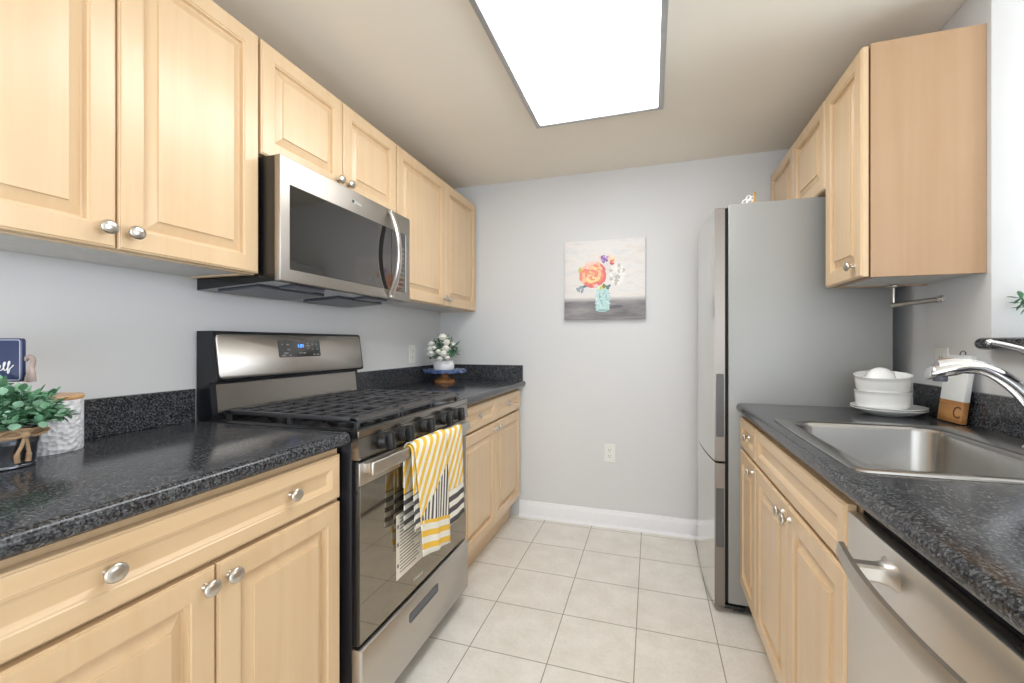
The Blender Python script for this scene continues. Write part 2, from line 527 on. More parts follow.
# ---------------------------------------------------------------- countertops
CZ0, CZ1 = .8755, .9125
def nose(xe, sg, xin):
    """counter cross-section (x,z) from edge xe inwards to xin"""
    r = (CZ1-CZ0)/2
    zc = (CZ0+CZ1)/2
    pts = []
    for k in range(9):
        a = -PI/2+PI*k/8
        pts.append((xe-sg*r+sg*r*.9*math.cos(a)+sg*r*.1, zc+r*math.sin(a)))
    return [(xin, CZ0)]+pts+[(xin, CZ1)]
def counter_run(mb, xe, sg, xin, y0, y1):
    mb.loft([[(x, y, z) for x, z in nose(xe, sg, xin)] for y in (y0, y1)])

BT = 1.018
c = thing('countertop', 'dark granite countertop at front left, under the plant and canister', 'countertop', (-1.13, .66, CZ0))
mb = MB(); counter_run(mb, -.820, 1, XL+.001, .278, 1.0445)
mb.build('slab', 'granite', c, 40)
MB().box(XL+.001, XL+.021, .279, 1.044, CZ1+.0003, BT, .0015, 1).build('backsplash', 'granite', c, 0)

c = thing('countertop', 'dark granite countertop in the far left corner, under the cake stand', 'countertop', (-1.13, 2.32, CZ0))
mb = MB(); counter_run(mb, -.808, 1, XL+.001, 1.8245, YB-.001)
mb.build('slab', 'granite', c, 40)
MB().box(XL+.001, XL+.021, 1.826, YB-.0225, CZ1+.0003, BT, .0015, 1).build('backsplash', 'granite', c, 0)
MB().box(XL+.001, -.826, YB-.021, YB-.001, CZ1+.0003, BT, .0015, 1).build('backsplash', 'granite', c, 0)

SX0, SX1, SY0, SY1 = .386, .928, 1.030, 1.655           # sink rim
c = thing('countertop', 'dark granite countertop on the right with the sink set into it', 'countertop', (.65, 1.2, CZ0))
mb = MB()
counter_run(mb, .345, -1, .41, .37, 2.057)
mb.box(.41, .905, SY1-.02, 2.057, CZ0, CZ1)
mb.box(.41, .905, .37, SY0+.02, CZ0, CZ1)
mb.box(.905, XR-.001, .37, 2.057, CZ0, CZ1)
mb.build('slab', 'granite', c, 40)
MB().box(XR-.021, XR-.001, .37, 2.03, CZ1+.0003, BT, .0015, 1).build('backsplash', 'granite', c, 0)

# bar ledge on the half-height wall
mb = MB()
r, xa, xb_ = .0225, .909, 1.30
def bar_out(z, ins):
    p = []
    for k in range(7):
        a = PI/2+PI/2*k/6
        p.append((xa+.03+(.03-ins)*math.cos(a), 1.663-.03+(.03-ins)*math.sin(a), z))
    p += [(xa+ins, .1, z), (xb_-ins, .1, z), (xb_-ins, 1.663-ins, z)]
    return p
lo = []
for k in range(9):
    a = -PI/2+PI*k/8
    lo.append(bar_out(1.1665+.0175*math.sin(a), .0175*(1-math.cos(a))))
mb.loft(lo)
o = mb.build('bar_ledge', 'granite', None, 40)
tag(o, 'dark granite bar ledge on the half-height wall behind the faucet', 'ledge'); rebase(o, (1.1, .9, 1.149))

# ---------------------------------------------------------------- microwave
y0, y1, xF = 1.0605, 1.8205, -1.092
m = thing('microwave', 'stainless over-the-range microwave with a bowed handle, hung above the stove', 'microwave', (-1.25, 1.44, 1.34))
mb = MB()
prof = [(XL+.002, 1.345), (-1.17, 1.360), (-1.117, 1.362), (-1.117, 1.754), (XL+.002, 1.757)]
mb.loft([[(x, y, z) for x, z in prof] for y in (y0+.002, y1-.002)])
mb.build('body', 'black', m, 0)
mb = MB()                                          # sloped underside tray with filters
for (a, b) in ((1.10, 1.40), (1.48, 1.78)):
    mb = MB()
    mb.box(-1.40, -1.22, a, b, -.006, .001, .002, mat=Matrix.Translation((0, 0, 1.3515)) @ Matrix.Translation((-1.31, 0, 0)) @ Matrix.Rotation(-math.atan2(.015, .275), 4, 'Y') @ Matrix.Translation((1.31, 0, 0)))
    mb.build('grease_filter', 'plastic_grey', m, 20)
for a, b in ((1.16, 1.30), (1.55, 1.69)):
    MB().box(-1.20, -1.13, a, b, 1.354, 1.3615, .002).build('lamp_cover', 'plastic_grey', m, 20)
d = MB().box(-1.116, xF, y0, y1, 1.3625, 1.756, .004)
d = d.build('door', 'steel_mw', m, 30)
gl = MB()
gl.box(xF-.002, xF+.0012, 1.098, 1.662, 1.402, 1.672, .001, 1)
gl.build('window', 'glass_black', d, 0)
gl = MB(); gl.box(xF-.002, xF+.0014, 1.664, 1.783, 1.402, 1.672, .001, 1)
pn = gl.build('control_panel', 'glass_black', d, 0)
mb = MB()
for r_ in range(9):
    for q in range(3):
        yy = 1.722+q*.018
        zz = 1.425+r_*.022
        mb.box(xF+.0014, xF+.0019, yy-.0045, yy+.0045, zz-.0025, zz+.0025)
mb.build('button_print', 'print_grey', pn, 0)
MB().box(xF+.0014, xF+.002, 1.7775, 1.7815, 1.404, 1.670).build('edge_strip', 'print_light', pn, 0)
mb = MB()
pts = []
for k in range(17):
    t = -1+2*k/16
    pts.append((xF+.012+.040*(1-t*t), 1.664, 1.557+.178*t))
lo = []
for i, p in enumerate(pts):
    lo.append([(p[0]+dx, p[1]-.014+dy*1.2, p[2]) for dx, dy in ((-.005, -.013), (.002, -.013), (.006, -.009), (.0075, 0), (.006, .009), (.002, .013), (-.005, .013))])
mb.loft(lo)
for z in (1.742, 1.372):
    mb.box(xF+.0005, xF+.018, 1.638, 1.662, z-.008, z+.008, .003)
mb.build('handle', 'steel_v', d, 50)
mb = MB()
text_into(mb, 'Midea', .017, frame((xF+.0004, 1.437, 1.713), (0, 1, 0), (0, 0, 1)))
mb.lathe([(.0085, 0), (.0085, .0006), (.0068, .0006), (.0068, 0)], (xF+.0001, 1.406, 1.714), (1, 0, 0), 20)
mb.build('logo', 'print_light', d, 0)
mb = MB().box(-1.17, -1.117, 1.10, 1.78, 1.757, 1.7605)
mb.build('top_vent', 'gap', m, 0)

# ---------------------------------------------------------------- range
y0, y1 = 1.0495, 1.8195
R = thing('gas_range', 'freestanding stainless gas range with black cooktop, between the left counters', 'stove', (-1.12, 1.435, 0))
mb = MB()
mb.box(-1.440, -.822, y0+.002, y1-.002, .06, .895, .003)
mb.box(-1.36, -.86, y0+.03, y1-.03, .03, .06)
for yy in (y0+.04, y1-.04):
    for xx in (-1.38, -.86): mb.lathe([(.016, 0), (.018, .006), (.012, .012), (.012, .05)], (xx, yy, .0005), n=14)
mb.build('body', 'black_navy', R, 30)
# cooktop tray with raised lip
mb = MB()
fr = lambda a, b, n: Vector((a, b, n))
def rr(x0, x1, ya, yb, ins, z): return [(x0+ins, ya+ins, z), (x1-ins, ya+ins, z), (x1-ins, yb-ins, z), (x0+ins, yb-ins, z)]
mb.loft([rr(-1.385, -.800, y0, y1, 0, .894), rr(-1.385, -.800, y0, y1, 0, .913), rr(-1.385, -.800, y0, y1, .005, .919), rr(-1.385, -.800, y0, y1, .018, .919), rr(-1.385, -.800, y0, y1, .034, .909)])
mb.build('cooktop', 'black', R, 25)
MB().box(-.803, -.7965, y0, y1, .8955, .9155, .002).build('front_trim', 'dark_steel', R, 25)
# backguard
mb = MB()
prof = [(-1.442, .895), (-1.385, .895), (-1.372, .93), (-1.385, 1.035), (-1.352, 1.042), (-1.350, 1.050), (-1.372, 1.203), (-1.380, 1.209), (-1.442, 1.209)]
mb.loft([[(x, y, z) for x, z in prof] for y in (y0+.010, y1-.004)])
mb.build('backguard', 'black_navy', R, 25)
mb = MB()
mb.loft([[(x, y, z) for x, z in ((-1.374, .934), (-1.3715, .932), (-1.383, 1.029), (-1.386, 1.029))] for y in (y0+.030, y1-.024)])
mb.build('rear_panel', 'dark_steel', R, 25)
# stainless console panel on the backguard
s0, s1 = Vector((-1.3500, 0, 1.045)), Vector((-1.3715, 0, 1.203))
ez = (s1-s0).normalized(); L = (s1-s0).length
ex = Vector((0, 1, 0)); nn = ex.cross(ez)
Fm = frame(s0+Vector((0, y0, 0)), ex, ez)
def rrect(x0, x1, ya, yb, r, z, n=5):
    p = []
    for cx, cy, a0 in ((x1-r, yb-r, 0), (x0+r, yb-r, PI/2), (x0+r, ya+r, PI), (x1-r, ya+r, 1.5*PI)):
        for k in range(n): p.append(Vector((cx+r*math.cos(a0+PI/2*k/(n-1)), cy+r*math.sin(a0+PI/2*k/(n-1)), z)))
    return p
mb = MB()
mb.loft([[Fm @ p for p in rrect(.016, .757, .004, L-.004, .016, z)] for z in (-.002, .003)] + [[Fm @ p for p in rrect(.018, .755, .006, L-.006, .014, .0045)]])
cp = mb.build('console_panel', 'steel', R, 40)
mb = MB()
mb.loft([[Fm @ p for p in rrect(.262, .482, .068, .136, .006, z)] for z in (.003, .0052)])
dp = mb.build('display', 'glass_black', cp, 0)
mb = MB()
text_into(mb, '1:01', .021, Fm @ Matrix.Translation((.375, .112, .0054)))
mb.build('clock_digits', 'blue_led', dp, 0) if False else mb.build('clock_digits', 'blue_led', cp, 0)
PRINT = ((.282, .118, .010), (.308, .118, .010), (.312, .098, .014), (.298, .084, .022), (.285, .075, .018), (.318, .075, .010), (.372, .083, .014), (.392, .083, .014), (.412, .122, .010), (.414, .112, .020), (.414, .102, .010), (.438, .118, .012), (.440, .098, .010), (.462, .118, .008), (.464, .098, .008), (.445, .076, .010), (.466, .076, .014))
for lo_, hi_ in ((0, .34), (.34, .405), (.405, .6)):
    mb = MB()
    for (a, b, wd) in [p for p in PRINT if lo_ <= p[0] < hi_]: mb.box(a-wd/2, a+wd/2, b-.0022, b+.0022, .0051, .0056, mat=Fm)
    mb.build('button_print', 'print_grey', cp, 0)
# burners
for bx, by, br in ((-1.24, 1.22, .040), (-.97, 1.22, .052), (-1.10, 1.435, .045), (-1.24, 1.65, .034), (-.97, 1.65, .052)):
    mb = MB().lathe([(0, 0), (br*1.25, 0), (br*1.25, .006), (br, .009), (br, .014), (br*1.02, .015), (br*1.02, .020), (br*.9, .023), (0, .024)], (bx, by, .9088), n=28)
    mb.build('burner', 'matte_black', R, 30)
# grates (three sections)
def grate(ya, yb):
    mb = MB()
    x0, x1, zt, zb = -1.350, -.822, .947, .934
    b = .0105
    mb.box(x0, x1, ya, ya+b+.004, zb, zt, .003).box(x0, x1, yb-b-.004, yb, zb, zt, .003)
    # front and rear bars with chamfer
    for xx, s_ in ((x0, 1), (x1, -1)):
        pf = [(xx, zb-.004), (xx+s_*.030, zb), (xx+s_*.030, zt), (xx+s_*.016, zt), (xx, zb+.004)]
        mb.loft([[(x, y, z) for x, z in pf] for y in (ya, yb)])
    for k in range(1, 8):
        xx = x0+(x1-x0)*k/8
        mb.box(xx-.0055, xx+.0055, ya+.010, yb-.010, zb+.002, zt-(.0015 if k % 2 else 0), .003)
    for yy in ((ya+yb)/2-.035, (ya+yb)/2+.035):
        mb.box(x0+.02, x1-.02, yy-b/2, yy+b/2, zb, zt-.003, .003)
    for xx in (x0+.012, x1-.012, (x0+x1)/2):
        for yy in (ya+.010, yb-.010):
            mb.box(xx-.007, xx+.007, yy-.006, yy+.006, .9095, zb+.003, .002)
    return mb.build('grate', 'iron', R, 30)
for a, b in ((1.082, 1.317), (1.320, 1.549), (1.552, 1.787)): grate(a, b)
# front control panel, slanted
mb = MB()
pf = [(-.822, .832), (-.796, .832), (-.793, .838), (-.799, .893), (-.822, .893)]
mb.loft([[(x, y, z) for x, z in pf] for y in (y0, y1)])
cpn = mb.build('control_panel', 'dark_steel', R, 20)
for ky in (1.165, 1.278, 1.424, 1.580, 1.690):
    mb = MB()
    ax = Vector((1, 0, .11)).normalized()
    o_ = Vector((-.7955, ky, .865))
    mb.lathe([(0, 0), (.0255, 0), (.0255, .005), (.0235, .009), (.0225, .020), (.021, .022), (0, .0224)], o_, ax, 28)
    tl = Matrix.Rotation(-.11, 4, 'Y')
    mb.box(.012, .042, -.0095, .0095, -.0262, .0262, .005, mat=Matrix.Translation(o_) @ tl)
    mb.build('control_knob', 'matte_black', cpn, 35)
# oven door
mb = MB().box(-.822, -.801, y0+.006, y1-.006, .292, .826, .003)
od = mb.build('oven_door', 'black', R, 25)
mb = MB().box(-.803, -.7985, y0+.010, y1-.010, .296, .7535, .001, 1)
og = mb.build('door_glass', 'oven_glass', od, 0)
mb = MB().box(-.803, -.796, y0+.006, y1-.006, .755, .822, .003)
ts = mb.build('top_rail', 'steel', od, 25)
mb = MB()
for a, b in ((1.16, 1.30), (1.33, 1.42), (1.46, 1.55), (1.58, 1.72)):
    mb.box(-.8165, -.803, a, b, .8225, .8268)
mb.build('vent_slot', 'gap', od, 0)
mb = MB()
mb.box(-.772, -.758, y0+.016, y1-.050, .786, .825, .005, 3)
mb.box(-.797, -.765, y0+.020, y0+.040, .790, .821, .004).box(-.797, -.765, y1-.074, y1-.054, .790, .821, .004)
mb.build('handle', 'steel', od, 35)
mb = MB(); text_into(mb, 'Whirlpool', .016, frame((-.7981, 1.385, .330), (0, 1, 0), (0, 0, 1)), shear=.2)
mb.build('logo', 'print_light', og, 0)
mb = MB(); mb.mi = 0
mb.box(-.7984, -.7979, 1.245, 1.445, .385, .600)
mb.mi = 1
random.seed(3)
for k in range(17):
    z = .404+k*.0112
    mb.box(-.7979, -.7976, 1.265, 1.265+random.uniform(.09, .16), z-.0018, z+.0018)
for z in (.43, .50, .56): mb.box(-.7979, -.7976, 1.249, 1.260, z-.006, z+.006)
mb.build('paper_label', ['paper', 'ink'], og, 0)
# storage drawer
mb = MB()
lo = []
fr = lambda a, b, n: Vector((-.822+n, a, b))
dz0, dz1 = .066, .284
for ins, n in ((0, 0), (0, .022), (.002, .029), (.007, .033)):
    lo.append(rect(y0+.004, y1-.004, dz0, dz1, ins, n, fr))
mb.loft(lo)
dr = mb.build('storage_drawer', 'steel', R, 40)
mb = MB()
Fd = frame((-.7895, 1.416, .222), (0, 1, 0), (0, 0, 1))
mb.loft([[Fd @ p for p in rrect(-.105, .105, -.017, .017, .010, z)] for z in (-.002, .0025)], cap1=False)
lo = [[Fd @ p for p in rrect(-.105+i, .105-i, -.017+i, .017-i, .008, z)] for i, z in ((0, .0025), (.003, .003), (.005, .0006), (.008, .0006))]
mb.loft(lo, cap0=False)
mb.build('finger_pull', 'plastic_grey', dr, 40)

# ---------------------------------------------------------------- towel on the oven handle
def towel_mat(name, fn):
    t = NT(name)
    g = t.n('ShaderNodeNewGeometry')
    sp = t.n('ShaderNodeSeparateXYZ')
    t.l(g.outputs['Position'], sp.inputs[0])
    c = fn(t, sp.outputs[1], sp.outputs[2])
    n = t.n('ShaderNodeTexNoise', i_Scale=900.0, i_Detail=1.0)
    t.l(t.pos(), n.inputs['Vector'])
    t.l(c, t.b.inputs['Base Color'])
    t.bump(n.outputs['Fac'], .4, .001)
    t.set(Roughness=.9, Specular_IOR_Level=.1)
    return t.m
WHT, YEL, GRY = lin(238, 236, 226), lin(240, 196, 84), lin(96, 92, 96)
def stripe(t, y, z, a, b, f, ph, colr, duty=.5):
    v = t.math('ADD', t.math('MULTIPLY', y, a*f), t.math('MULTIPLY_ADD', z, b*f, ph))
    m = t.math('LESS_THAN', t.math('FRACT', t.math('ADD', v, 100.0)), duty)
    return t.mix(m, WHT, colr)
def f_front(t, y, z):
    diag = stripe(t, y, z, 1, -.70, 21, .2, YEL)
    vert = stripe(t, y, z, 1, -.10, 44, .0, GRY, .5)
    bot = stripe(t, y, z, .27, 1, 23, .15, YEL, .48)
    line = t.math('LESS_THAN', z, t.math('MULTIPLY_ADD', y, .65, .703-.65*1.50))
    c = t.mix(line, diag, vert)
    return t.mix(t.math('LESS_THAN', t.math('MULTIPLY_ADD', y, .27, z), .9195), c, bot)
def f_right(t, y, z):
    diag = stripe(t, y, z, 1, -.75, 21, .5, YEL)
    hor = stripe(t, y, z, .0, 1, 23, .4, GRY, .5)
    return t.mix(t.math('LESS_THAN', z, .592), diag, hor)
def f_left(t, y, z):
    diag = stripe(t, y, z, 1, -.62, 22, .6, YEL)
    hor = stripe(t, y, z, .0, 1, 30, .1, GRY, .5)
    return t.mix(t.math('LESS_THAN', z, .668), diag, hor)
T = thing('dish_towel', 'yellow, grey and white striped dish towel draped over the oven handle', 'towel', (-.74, 1.45, .44))
def sheet(name, top, bot, zb, xo, amp, ph, mat, back_len):
    """cloth over the bar: starts behind the bar, passes over it, hangs in front"""
    mb = MB()
    nu, nv = 18, 40
    rows = []
    bx, bz, rx, rz = -.765, .8055, .0125+xo, .0225+xo
    prof = [(bx-rx, .8055-back_len+back_len*k/4, 0) for k in range(4)]
    for k in range(9):
        a = PI-PI*k/8
        prof.append((bx+rx*math.cos(a), bz+rz*max(0, math.sin(a))**.8, 0))
    nd = 26
    for k in range(1, nd+1): prof.append((bx+rx, None, k/nd))
    for (px, pz, f) in prof:
        row = []
        for i in range(nu+1):
            u = i/nu
            yt = top[0]+(top[1]-top[0])*u
            ybm = bot[0]+(bot[1]-bot[0])*u
            zbb = zb[0]+(zb[1]-zb[0])*u
            s = f
            yy = yt+(ybm-yt)*s**.9
            zz = pz if pz is not None else bz+(zbb-bz)*f
            wv = amp*s*(math.sin(u*2*PI*1.6+ph+s*.8)+.4*math.sin(u*2*PI*3.1+2*ph))
            xx = px+wv+.006*s
            row.append(mb.bm.verts.new((xx, yy, zz)))
        rows.append(row)
    for a, b in zip(rows, rows[1:]):
        for i in range(nu): mb.face((a[i], a[i+1], b[i+1], b[i]))
    o = mb.build(name, mat, T, 80)
    md = o.modifiers.new('solid', 'SOLIDIFY'); md.thickness = .0025; md.offset = 1
    return o
sheet('side_fold', (1.262, 1.345), (1.265, 1.36), (.545, .545), .0008, .004, 1.2, towel_mat('towel_side', f_left), .262)
sheet('back_layer', (1.43, 1.660), (1.44, 1.672), (.449, .466), .0008, .0022, .4, towel_mat('towel_back', f_right), .20)
sheet('front_layer', (1.270, 1.505), (1.318, 1.520), (.440, .402), .0085, .0048, 2.4, towel_mat('towel_front', f_front), .12)

# ---------------------------------------------------------------- refrigerator
F = thing('refrigerator', 'tall stainless bottom-freezer refrigerator with grey sides at the far right', 'refrigerator', (.6, 2.42, 0))
fy0, fy1 = 2.066, 2.790
mb = MB().box(.316, .900, fy0+.003, fy1-.003, .045, 1.766, .006)
mb.build('body', 'fridge_side', F, 30)
mb = MB().box(.340, .890, fy0+.02, fy1-.02, .010, .045).build('base_grille', 'matte_black', F, 0)
for yy in (fy0+.05, fy1-.05): MB().lathe([(.018, 0), (.018, .012), (.012, .02)], (.375, yy, .0004), n=14).build('foot', 'matte_black', F, 30)
MB().box(.300, .385, fy0+.006, fy0+.05, .022, .036, .003).build('hinge', 'matte_black', F, 30)
MB().box(.302, .318, fy0+.008, fy1-.008, .05, 1.752).build('door_gasket', 'gap', F, 0)
def bow(z, ins, dx=0):
    p = []
    for k in range(13):
        t = k/12
        yy = fy0+ins+(fy1-fy0-2*ins)*t
        p.append((.262-.024*(1-(2*t-1)**2)+dx, yy, z))
    p += [(.303, fy1-ins, z), (.303, fy0+ins, z)]
    return p
def fdoor(name, z0, z1, pz0, pz1):
    mb = MB()
    mb.loft([bow(z0, .003, .003), bow(z0+.003, 0), bow(z1-.003, 0), bow(z1, .003, .003)])
    bmesh.ops.recalc_face_normals(mb.bm, faces=mb.bm.faces[:])
    for f in mb.bm.faces: f.material_index = 0 if f.normal.x < -.6 else 1
    d = mb.build(name, ['fridge_front', 'fridge_edge'], F, 40)
    Fp = frame((.2835, fy0-.0002, (pz0+pz1)/2), (1, 0, 0), (0, 0, 1))
    h, wd = (pz1-pz0)/2, .0155
    mb = MB()
    mb.loft([[Fp @ p for p in rrect(-wd+i, wd-i, -h+i, h-i, .004, z)] for i, z in ((0, 0), (.001, .0012), (.0025, .0012), (.0035, .0003), (.008, .0003))], cap0=False)
    mb.build('recessed_handle', 'pocket', d, 30)
    return d
fdoor('freezer_door', .030, .648, .285, .540)
fdoor('fridge_door', .655, 1.752, .762, 1.035)
# ornament on top of the fridge
mb = MB()
O = thing('ornament', 'small white and gold ornament standing on top of the refrigerator', 'ornament', (.43, 2.20, 1.7665))
mb = MB()
random.seed(5)
mb.box(.372, .447, 2.185, 2.215, 1.767, 1.773, .002)
for (cx, cz, r_) in ((.385, 1.783, .010), (.400, 1.790, .012), (.417, 1.786, .012), (.407, 1.806, .012), (.424, 1.806, .012), (.421, 1.824, .010), (.432, 1.790, .010), (.434, 1.822, .008)):
    pts = [(cx+r_*math.cos(a*.5), 2.20, cz+r_*math.sin(a*.5)) for a in range(13)]
    mb.tube(pts, .0035, 8)
mb.build('white_scrollwork', 'ceramic', O, 50)
mb = MB().box(.438, .447, 2.194, 2.206, 1.7735, 1.848, .002).box(.435, .450, 2.191, 2.209, 1.799, 1.805, .001)
mb.build('gold_upright', 'gold', O, 30)

# ---------------------------------------------------------------- dishwasher
D = thing('dishwasher', 'stainless dishwasher with a bowed bar handle at front right', 'dishwasher', (.66, .69, 0))
MB().box(.386, .955, .395, .995, .10, .865).build('tub', 'gap', D, 0)
MB().box(.42, .44, .396, .994, .001, .10).build('toe_panel', 'matte_black', D, 0)
d = MB().box(.360, .385, .393, .996, .112, .846, .004).build('door_panel', 'steel_dw', D, 30)
mb = MB()
lo = []
for k in range(25):
    t = k/24
    yy = .905-.42*t
    bw = .020*(1-(2*t-1)**2)
    x = .318-bw
    lo.append([(x+dx, yy, .805+dz) for dx, dz in ((-.004, -.015), (.004, -.015), (.006, 0), (.004, .015), (-.004, .015), (-.0075, 0))])
mb.loft(lo)
for yy in (.835, .555):
    lo = []
    for x, hz, wy in ((.306, .013, .012), (.340, .013, .012), (.352, .015, .017), (.3605, .020, .030)):
        lo.append([(x, yy+wy*a, .805+hz*b) for a, b in ((-1, -.7), (-.7, -1), (.7, -1), (1, -.7), (1, .7), (.7, 1), (-.7, 1), (-1, .7))])
    mb.loft(lo)
mb.build('handle', 'steel', d, 40)

# ---------------------------------------------------------------- sink
S = thing('kitchen_sink', 'single-bowl stainless drop-in sink in the right countertop', 'sink', (.65, 1.34, CZ1))
BX0, BX1, BY0, BY1 = .428, .800, 1.065, 1.612
def srr(x0, x1, ya, yb, r, z): return rrect(x0, x1, ya, yb, r, z, 7)
mb = MB()
lo = [srr(SX0, SX1, SY0, SY1, .025, CZ1+.0006), srr(SX0+.001, SX1-.001, SY0+.001, SY1-.001, .025, CZ1+.004), srr(SX0+.006, SX1-.006, SY0+.006, SY1-.006, .022, CZ1+.0068),
      srr(SX0+.014, SX1-.014, SY0+.014, SY1-.014, .02, CZ1+.0055),
      srr(BX0-.006, BX1+.006, BY0-.006, BY1+.006, .062, CZ1+.0045), srr(BX0, BX1, BY0, BY1, .06, CZ1+.001), srr(BX0+.004, BX1-.004, BY0+.004, BY1-.004, .058, CZ1-.010),
      srr(BX0+.012, BX1-.012, BY0+.012, BY1-.012, .055, CZ1-.150), srr(BX0+.022, BX1-.022, BY0+.022, BY1-.022, .05, CZ1-.170), srr(BX0+.05, BX1-.05, BY0+.05, BY1-.05, .045, CZ1-.178), srr(BX0+.15, BX1-.15, BY0+.22, BY1-.22, .02, CZ1-.182)]
mb.loft(lo, cap0=False)
sk = mb.build('basin', 'sink', S, 40)
mb = MB().lathe([(.040, .0), (.042, .003), (.036, .0035), (.030, .001), (.012, .001), (.010, .004), (0, .004)], ((BX0+BX1)/2, (BY0+BY1)/2, CZ1-.1825), n=24)
mb.build('drain', 'chrome', S, 40)

# ---------------------------------------------------------------- faucet
FC = thing('faucet', 'chrome pull-out kitchen faucet with lever on the sink deck', 'faucet', (.868, 1.345, CZ1+.005))
fz = CZ1+.0055
bx, by = .868, 1.345
mb = MB()
mb.lathe([(0, 0), (.030, 0), (.030, .005), (.026, .010), (.023, .014), (.022, .075), (.024, .082), (.024, .120), (.022, .132), (.012, .140), (0, .142)], (bx, by, fz), n=28)
mb.build('base', 'chrome', FC, 40)
path = crom([(.866, 1.345, 1.000), (.835, 1.348, 1.052), (.795, 1.353, 1.092), (.755, 1.358, 1.112), (.715, 1.363, 1.117), (.685, 1.367, 1.112)], 6)
rs = [.0185+(.0155-.0185)*min(1, k/14) for k in range(len(path))]
mb = MB().tube(path, rs, 18)
mb.build('spout', 'chrome', FC, 50)
mb = MB()
hp = [(.760, 1.3575, 1.1115), (.735, 1.3605, 1.1125), (.722, 1.362, 1.110), (.705, 1.364, 1.107), (.685, 1.3665, 1.102), (.672, 1.368, 1.098), (.667, 1.3685, 1.0965)]
lo = []
for (x, y, z), r_ in zip(hp, (.0168, .0178, .0205, .0215, .0210, .0200, .0175)):
    lo.append([(x+.28*r_*math.sin(a), y+r_*math.cos(a), z-.003+r_*.92*math.sin(a)) for a in [2*PI*k/20 for k in range(20)]])
mb.loft(lo)
hd = mb.build('spray_head', 'chrome', FC, 50)
mb = MB().lathe([(0, 0), (.013, 0), (.0145, .004), (.0145, .012), (0, .012)], (.690, 1.366, 1.073), n=18)
mb.build('nozzle', 'plastic_grey', hd, 40)
mb = MB().box(.705, .722, 1.3595, 1.3675, 1.122, 1.1305, .003, mat=None)
mb.build('spray_button', 'plastic_grey', hd, 30)
lv = crom([(.868, 1.345, fz+.138), (.882, 1.346, 1.098), (.872, 1.347, 1.130), (.842, 1.348, 1.150), (.810, 1.350, 1.162), (.778, 1.352, 1.171)], 5)
mb = MB().tube(lv, [.010-.004*k/len(lv) for k in range(len(lv))], 12)
mb.ball(lv[-1], .0075, 8)
mb.build('lever', 'chrome', FC, 50)

# ---------------------------------------------------------------- dishes by the fridge
PX, PY = .806, 1.890
def solid(prof, name, at, mat='ceramic', n=44):
    return MB().lathe(prof, at, n=n).build(name, mat, None, 45)
plate = [(0, .002), (.055, .002), (.058, 0), (.062, .002), (.083, .009), (.106, .022), (.1075, .0235), (.107, .025), (.1035, .0245), (.081, .0125), (.060, .006), (0, .006)]
for k, lb in enumerate(('lowest white plate of the dish stack, resting on the granite by the refrigerator', 'white plate lying on another plate, just under the two white bowls')):
    z = CZ1+.0005+k*.0075
    o = solid(plate, 'plate', (PX, PY, z))
    tag(o, lb, 'plate', 'stacked white plates'); rebase(o, (PX, PY, z))
bowl = [(0, .002), (.060, .002), (.063, 0), (.067, .002), (.073, .006), (.0765, .014), (.0790, .045), (.0805, .058), (.0825, .060), (.0825, .063), (.0785, .063), (.0765, .045), (.0735, .018), (.069, .010), (0, .009)]
bz = CZ1+.0005+.0075+.0160
TAX = Vector((.923, -.385, 0)).normalized()
TIP = math.radians(7)
for k, lb in enumerate(('lower of the two stacked white bowls, standing on the plates', 'upper of the two stacked white bowls, holding an overturned cup')):
    z = bz+k*.0535
    o = solid(bowl, 'bowl', (PX-.018, PY-.004, z))
    tag(o, lb, 'bowl', 'stacked white bowls'); rebase(o, (PX-.018, PY-.004, z))
    if k:                                            # the top one sits crooked, tipped towards the room
        o.rotation_mode = 'QUATERNION'
        o.rotation_quaternion = Matrix.Rotation(TIP, 4, TAX).to_quaternion()
        o.location.z += .004
cup = [(r*.95, h*.95) for r, h in [(0, .002), (.020, .002), (.022, 0), (.025, .002), (.037, .012), (.0445, .030), (.047, .048), (.0485, .055), (.0465, .055), (.044, .042), (.039, .020), (.028, .009), (0, .007)]]
o = MB().lathe(cup, (0, 0, 0), n=36).build('cup', 'ceramic', None, 45)
cz = bz+.047+.0135
o.data.transform(Matrix.Rotation(math.radians(148), 4, Vector((.75, -.5, 0)).normalized()))
mn = min(v.co.z for v in o.data.vertices)
o.data.transform(Matrix.Translation((-.003, -.003, -mn+.0120)))
o.data.transform(Matrix.Rotation(TIP, 4, TAX))
o.location = (PX-.018, PY-.004, bz+.0535+.004)
tag(o, 'small white cup tipped over inside the top white bowl', 'cup')

# monogram board leaning on the backsplash
B = thing('monogram_board', 'small white and wood board with a letter C leaning behind the faucet', 'board', (.915, 1.757, CZ1+.0005))
th_ = math.radians(7)
Bm = Matrix.Translation((.907, 1.757, CZ1+.0008)) @ Matrix.Rotation(math.radians(0), 4, 'Z') @ Matrix.Rotation(th_, 4, 'Y')
mb = MB().box(0, .016, -.058, .058, .004, .072, .002, mat=Bm)
mb.build('wood_end', 'board_wood', B, 30)
mb = MB().box(0, .016, -.058, .058, .0723, .218, .002, mat=Bm)
mb.build('white_top', 'board_white', B, 30)
mb = MB(); text_into(mb, 'C', .054, Bm @ frame((-.0004, -.034, .036), (0, -1, 0), (0, 0, 1)))
mb.build('letter', 'burnt', B, 0)
mb = MB().tube([Bm @ Vector((.008, -.006+.013*math.cos(a), .222+.011*math.sin(a))) for a in [(-.35+k*.28) for k in range(14)]], .0014, 8)
mb.build('hanging_loop', 'matte_black', B, 50)

